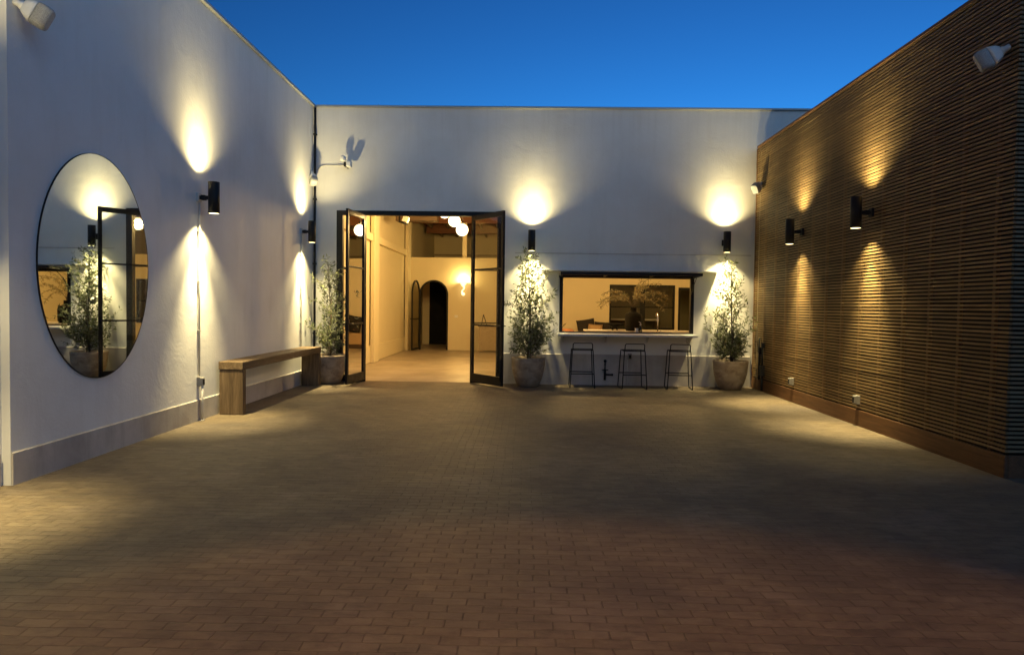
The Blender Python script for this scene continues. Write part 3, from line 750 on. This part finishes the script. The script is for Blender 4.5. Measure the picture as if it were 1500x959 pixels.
mb.face([Mx @ Vector((a, .02, z)) for a, z in pts]); mb.build('glass', M['glass'], al)
mb = MB(); mb.tube([Mx @ Vector((.84, -.06, 1.02)), Mx @ Vector((.84, .1, 1.02))], .012, 8); mb.build('handle', M['black_powder'], al)
mb = MB(); bars(mb, 2.742, 4.858, .752, 2.198, IY1-.015, IY1+.07, .055, .06)
mb.box(3.74, 3.90, IY1-.012, IY1+.065, .812, 2.143)
for a, b in ((2.797, 3.74), (3.90, 4.803)): mb.box(a, b, IY1, IY1+.05, 1.46, 1.495)
wf = P(mb.build('window', M['black'], T))
mb = MB(); mb.face([(2.797, IY1+.03, .812), (4.803, IY1+.03, .812), (4.803, IY1+.03, 2.143), (2.797, IY1+.03, 2.143)]); mb.build('pane', M['glass'], wf)
mb = MB(); mb.box(4.972, 5.03, IY1-.015, IY1+.07, 0, 2.128); mb.box(6.04, 6.098, IY1-.015, IY1+.07, 0, 2.128); mb.box(5.03, 6.04, IY1-.015, IY1+.07, 2.04, 2.128)
P(mb.build('door_frame', M['black'], T))
mb = MB(); mb.box(-2.07, -1.93, IY1+.02, IY1+.14, PZ+.002, CZ-.35); P(mb.build('post', M['plaster'], T))
mb = MB(); mb.box(-2.31, -2.2, IY1-.012, IY1-.001, 1.06, 1.14); P(mb.build('switch_plate', M['wplastic'], T, .002))
# corridor beyond
t = thing('corridor_wall', 'plaster wall of the corridor with a dark door, seen through the arch', 'wall', (0, 25.4, 0))
mb = MB(); wall_panel(mb, IX0+.05, IX1, 0, 2.95, 25.4, 25.55, [(-3.57, -2.7, -.01, 2.62)]); P(mb.build('wall_face', M['plaster'], t, weld=True))
mb = MB(); mb.box(.5, IX1-.01, 25.34, 25.397, 0, 2.9); P(mb.build('wall_panel', M['olive'], t))  # added dark sheet whose colour makes the room behind the panes look dim
mb = MB(); mb.box(-3.568, -2.702, 25.42, 25.5, .01, 2.618); dd = P(mb.build('door', M['doorpaint'], t))
mb = MB(); mb.face([(-3.4, 25.412, 1.98), (-2.8, 25.412, 1.98), (-2.8, 25.412, 2.5), (-3.4, 25.412, 2.5)]); mb.build('transom', M['glass_dark'], dd)

# sconce
t = thing('wall_sconce', 'glowing sculptural white sconce on the partition beside the arch', 'wall lamp', (-2.02, IY1, 1.98))
mb = MB(); mb.lathe([(.0, .1), (.03, .1), (.05, .13), (.085, .18), (.12, .25), (.112, .25), (.075, .19), (.03, .14), (0, .13)], (0, -.12, 0), 24, lambda a, z: .12*math.sin(5*a))
mb.tube([(0, -.11, .12), (.03, -.12, .05), (.01, -.12, -.0), (-.04, -.12, -.05), (-.04, -.12, -.12), (0, -.12, -.17)], [.03, .022, .018, .02, .03, .03], 10)
mb.sphere((-.0, -.12, -.15), .052, 16)
mb.build('shade', M['sconce'], t)
mb = MB(); mb.tube([(0, -.1, .05), (0, -.0, .05)], .014, 8); mb.build('arm', M['wplastic'], t)
l = bpy.data.lights.new('sconce_light', 'POINT'); l.energy = 45; l.color = (1, .68, .22); l.shadow_soft_size = .05
o = bpy.data.objects.new('sconce_light', l); COL.objects.link(o); o.parent = t; o.location = (0, -.14, .3)

# globe pendants
def pendant(x, y, z, lab):
    t = thing('globe_pendant', lab, 'pendant lamp', (x, y, z), 0, 'opal globe pendants in the hall')
    MB().sphere((0, 0, 0), .14, 28).build('globe', M['globe'], t)
    l = bpy.data.lights.new('globe_light', 'POINT'); l.energy = 158; l.color = (1.0, .63, .21); l.shadow_soft_size = .10
    o = bpy.data.objects.new('globe_light', l); COL.objects.link(o); o.parent = t; o.location = (0, 0, 0)
    mb = MB(); mb.tube([(0, 0, .135), (0, 0, .19)], .03, 12); mb.build('cap', M['black_powder'], t)
    mb = MB(); mb.tube([(0, 0, .19), (0, 0, CZ-z)], .006, 6); mb.build('stem', M['black_powder'], t)
pendant(-1.46, 15.6, 3.175, 'lowest and rightmost glowing globe of the cluster seen in the open doorway')
pendant(-1.65, 15.7, 3.39, 'middle glowing globe of the cluster seen in the open doorway')
pendant(-1.90, 15.9, 3.61, 'upper glowing globe just showing under the lintel of the open doorway')
pendant(.96, 15.6, 3.23, 'glowing globe hanging over the serving bar, seen in the oval mirror')
pendant(1.3, 15.8, 3.5, 'upper glowing globe hanging over the serving bar')
pendant(3.9, 17.5, 3.3, 'glowing globe added out of view at the far right to brighten the bar room')  # extra hidden globe, added because the interior was too dim

t = thing('ceiling_spotlight', 'white box spotlight on a black arm high on the interior pier', 'spotlight', (-2.85, 16.0, 3.45))
mb = MB(); mb.box(-.04, .1, -.09, .05, -.06, .08, Matrix.Rotation(R(20), 4, 'Y')); mb.build('head', M['wplastic'], t, .01)
mb = MB(); mb.tube([(-.12, 0, .1), (-.12, 0, -.06), (.08, 0, -.11)], .025, 8); mb.tube([(-.12, 0, .1), (-.12, 0, CZ-3.45)], .012, 8); mb.build('arm', M['black_powder'], t)
t = thing('duct', 'dark square duct hanging under the ceiling by the pier', 'duct', (-2.7, 18.2, 3.72))
mb = MB(); mb.box(-.75, .35, -.2, .2, -.05, .1); mb.build('duct_body', M['darkwood'], t, .01)
mb = MB(); mb.tube([(-.6, 0, .1), (-.6, 0, CZ-3.72)], .01, 6); mb.tube([(.2, 0, .1), (.2, 0, CZ-3.72)], .01, 6); build_each(mb, 'hanger', M['black_powder'], t)

# bar room furniture
t = thing('bar_counter', 'long inner bar counter with a pale top behind the serving window', 'counter', (3.1, 15.5, 0))
mb = MB(); mb.box(-1.75, 2.6, -.3, .3, .915, .945); mb.build('top', M['shelf'], t, .004)
mb = MB(); mb.box(-1.6, 2.6, -.25, .25, .0, .913); mb.build('cabinet', M['darkwood'], t)
t = thing('sink_counter', 'low worktop just inside the serving window', 'counter', (1.9, D+.55, 0))
mb = MB(); mb.box(-1.5, 1.5, -.28, .25, .88, .92); mb.build('top', M['darkwood'], t, .004)
mb = MB(); mb.box(-1.48, 1.48, -.24, .22, 0, .878); mb.build('cabinet', M['darkwood'], t)
t = thing('sofa', 'low tan banquette against the partition', 'sofa', (1.9, 21.85, 0))
mb = MB(); mb.box(-1.0, .8, -.4, .35, .12, .5); mb.build('seat', M['cloth_tan'], t, .04)
mb = MB(); mb.box(-.95, .75, -.35, .3, .0, .12); mb.build('base', M['darkwood'], t)
def cushion(x, y, z, w_, rz, tilt, mat, lab):
    mb = MB(); n_ = 10; Mx = Matrix.Rotation(R(rz), 4, 'Z') @ Matrix.Rotation(R(tilt), 4, 'Y') @ Matrix.Rotation(R(-12), 4, 'X')
    g_ = {}
    for s in (-1, 1):
        for i in range(n_+1):
            for j in range(n_+1):
                u = -1+2*i/n_; v = -1+2*j/n_
                th = .085*max(0, (1-u**4)*(1-v**4))**.6; pin = 1-.09*(1-abs(u))*abs(v)**2*0 - .05*(1-u*u)*v*v
                g_[s, i, j] = mb.bm.verts.new(Mx @ Vector((u*w_/2*(1-.05*(1-v*v)), s*th, v*w_/2*pin)))
        for i in range(n_):
            for j in range(n_):
                f = mb.bm.faces.new([g_[s, i, j], g_[s, i+1, j], g_[s, i+1, j+1], g_[s, i, j+1]]); f.smooth = True
    o = mb.build('cushion', mat, None, weld=True); o.location = (x, y, z+w_/2); tag(o, lab, 'cushion', 'cushions on the banquette')
cushion(1.95, 21.7, .5, .58, 0, -9, M['cloth_black'], 'large black cushion leaning at the left end of the banquette')
cushion(2.2, 21.45, .47, .46, 0, 4, M['cloth_tan'], 'tan cushion in front between the two black cushions')
cushion(2.45, 21.7, .5, .50, 0, 3, M['cloth_black'], 'smaller black cushion at the right end of the banquette')
t = thing('footed_bowl', 'wide black footed bowl on the inner bar counter', 'bowl', (2.02, 15.5, .945))
mb = MB(); mb.lathe([(0, .06), (.05, .062), (.13, .1), (.22, .14), (.215, .148), (.12, .115), (0, .09)], (0, 0, 0), 32); mb.build('bowl', M['soot'], t)
mb = MB()
for a in (0, 2.1, 4.2): mb.tube([(.05*math.cos(a), .05*math.sin(a), .08), (.07*math.cos(a), .07*math.sin(a), 0)], .018, 8)
mb.build('foot', M['soot'], t)
t = thing('vase', 'big black bottle shaped vase holding dried branches behind the serving window', 'vase', (2.36, 14.9, .0))
t.location = (2.42, 15.3, .945)
mb = MB(); mb.lathe([(0, 0), (.16, 0), (.185, .05), (.19, .3), (.175, .37), (.10, .405), (.07, .42), (.066, .50), (.08, .51), (.06, .51), (.05, .42), (0, .4)], (0, 0, 0), 32); mb.build('vase_body', M['soot'], t)
rnd = random.Random(3); st_ = MB(); lf = MB()
for i in range(16):
    a = rnd.uniform(0, 6.28); dx = rnd.choice((-1, -1, 1, 1, .3))*rnd.uniform(.2, .8); p = Vector((0, 0, .45)); d = Vector((dx*.35, .2*math.sin(a), 1.0)).normalized(); pts = [p.copy()]
    for s_ in range(22):
        d = (d + Vector((dx*.10+rnd.gauss(0, .06), rnd.gauss(0, .08), -.105))).normalized(); p = p + d*.045; pts.append(p.copy())
        if s_ > 5:
            for q in range(4):
                e = Vector((rnd.gauss(0, 1), rnd.gauss(0, 1), rnd.gauss(-.5, .8))).normalized(); L_ = rnd.uniform(.06, .11)
                sd = e.cross(Vector((rnd.gauss(0,1), rnd.gauss(0,1), rnd.gauss(0,1)))).normalized()*.007
                lf.bm.faces.new([lf.bm.verts.new(v_) for v_ in (p, p+e*L_*.5+sd, p+e*L_, p+e*L_*.5-sd)])
    st_.tube(pts, .004, 4, False)
st_.build('stems', M['trunk'], t); lf.build('dried_leaves', M['dryleaf'], t, recalc=False)
t = thing('faucet', 'tall chrome faucet standing behind the serving counter', 'faucet', (2.60, 13.42, .92))
mb = MB(); mb.tube([(0, 0, 0), (0, 0, .36), (0, .03, .42), (0, .09, .44), (0, .15, .42), (0, .17, .36)], .013, 12); mb.build('spout', M['chrome'], t)
mb = MB(); mb.tube([(0, 0, 0), (0, 0, .08)], .024, 12); mb.tube([(0.02, 0, .06), (.07, 0, .09)], .007, 8); mb.build('base', M['chrome'], t)
t = thing('soap_bottle', 'small clear bottle with a pump on the serving counter', 'bottle', (2.19, 12.98, .975))
mb = MB(); mb.lathe([(0, 0), (.032, 0), (.034, .01), (.034, .1), (.014, .13), (.014, .15), (0, .15)], (0, 0, 0), 20); mb.build('bottle_body', M['glass_dark'], t)
mb = MB(); mb.tube([(0, 0, .15), (0, 0, .2), (-.03, 0, .21)], .007, 8); mb.lathe([(0, .15), (.018, .15), (.018, .17), (0, .17)], (0, 0, 0), 14); mb.build('pump', M['chrome'], t)
t = thing('drinking_glass', 'short clear glass beside the pump bottle on the serving counter', 'glass', (2.12, 13.0, .975))
mb = MB(); mb.lathe([(0, .002), (.028, .002), (.033, .09), (.031, .09), (.027, .008), (0, .008)], (0, 0, 0), 20); mb.build('tumbler', M['wplastic'], t)
t = thing('pouf', 'round terracotta leather pouf beside the sink worktop', 'pouf', (1.0, 17.2, 0))
mb = MB(); mb.lathe([(0, .55), (.22, .55), (.28, .6), (.3, .72), (.27, .84), (.18, .9), (0, .91)], (0, 0, 0), 28); mb.build('seat', M['leather'], t)
mb = MB(); mb.lathe([(.2, 0), (.2, .02), (.03, .04), (.03, .55)], (0, 0, 0), 20); mb.build('base', M['black_powder'], t)
t = thing('reception_desk', 'brown wooden desk against the partition seen through the right hand door glass', 'desk', (-1.15, 21.7, 0))
mb = MB(); mb.box(-.3, .42, -.25, .25, .05, .80); mb.build('cabinet', M['rafter'], t)
mb = MB(); mb.box(-.33, .45, -.28, .28, .802, .835); mb.build('top', M['darkwood'], t, .004)
t = thing('picture_stand', 'small dark easel leaning on the desk', 'easel', (-1.3, 21.6, .835))
mb = MB(); mb.tube([(-.08, 0, 0), (-.02, .05, .34)], .012, 6); mb.tube([(.1, 0, 0), (-.02, .05, .34)], .012, 6); mb.build('legs', M['black_powder'], t)
t = thing('low_shelf', 'pale low shelf in the dim room behind the partition window', 'shelf', (3.6, 24.9, 0))
mb = MB(); mb.box(-1.2, 1.2, -.3, .3, 1.0, 1.06); mb.box(-1.2, 1.2, -.3, .3, .45, .5); build_each(mb, 'board', M['shelf'], t)
mb = MB(); mb.box(-1.15, -1.08, -.28, .28, 0, 1.0); mb.box(1.08, 1.15, -.28, .28, 0, 1.0); build_each(mb, 'leg', M['darkwood'], t)
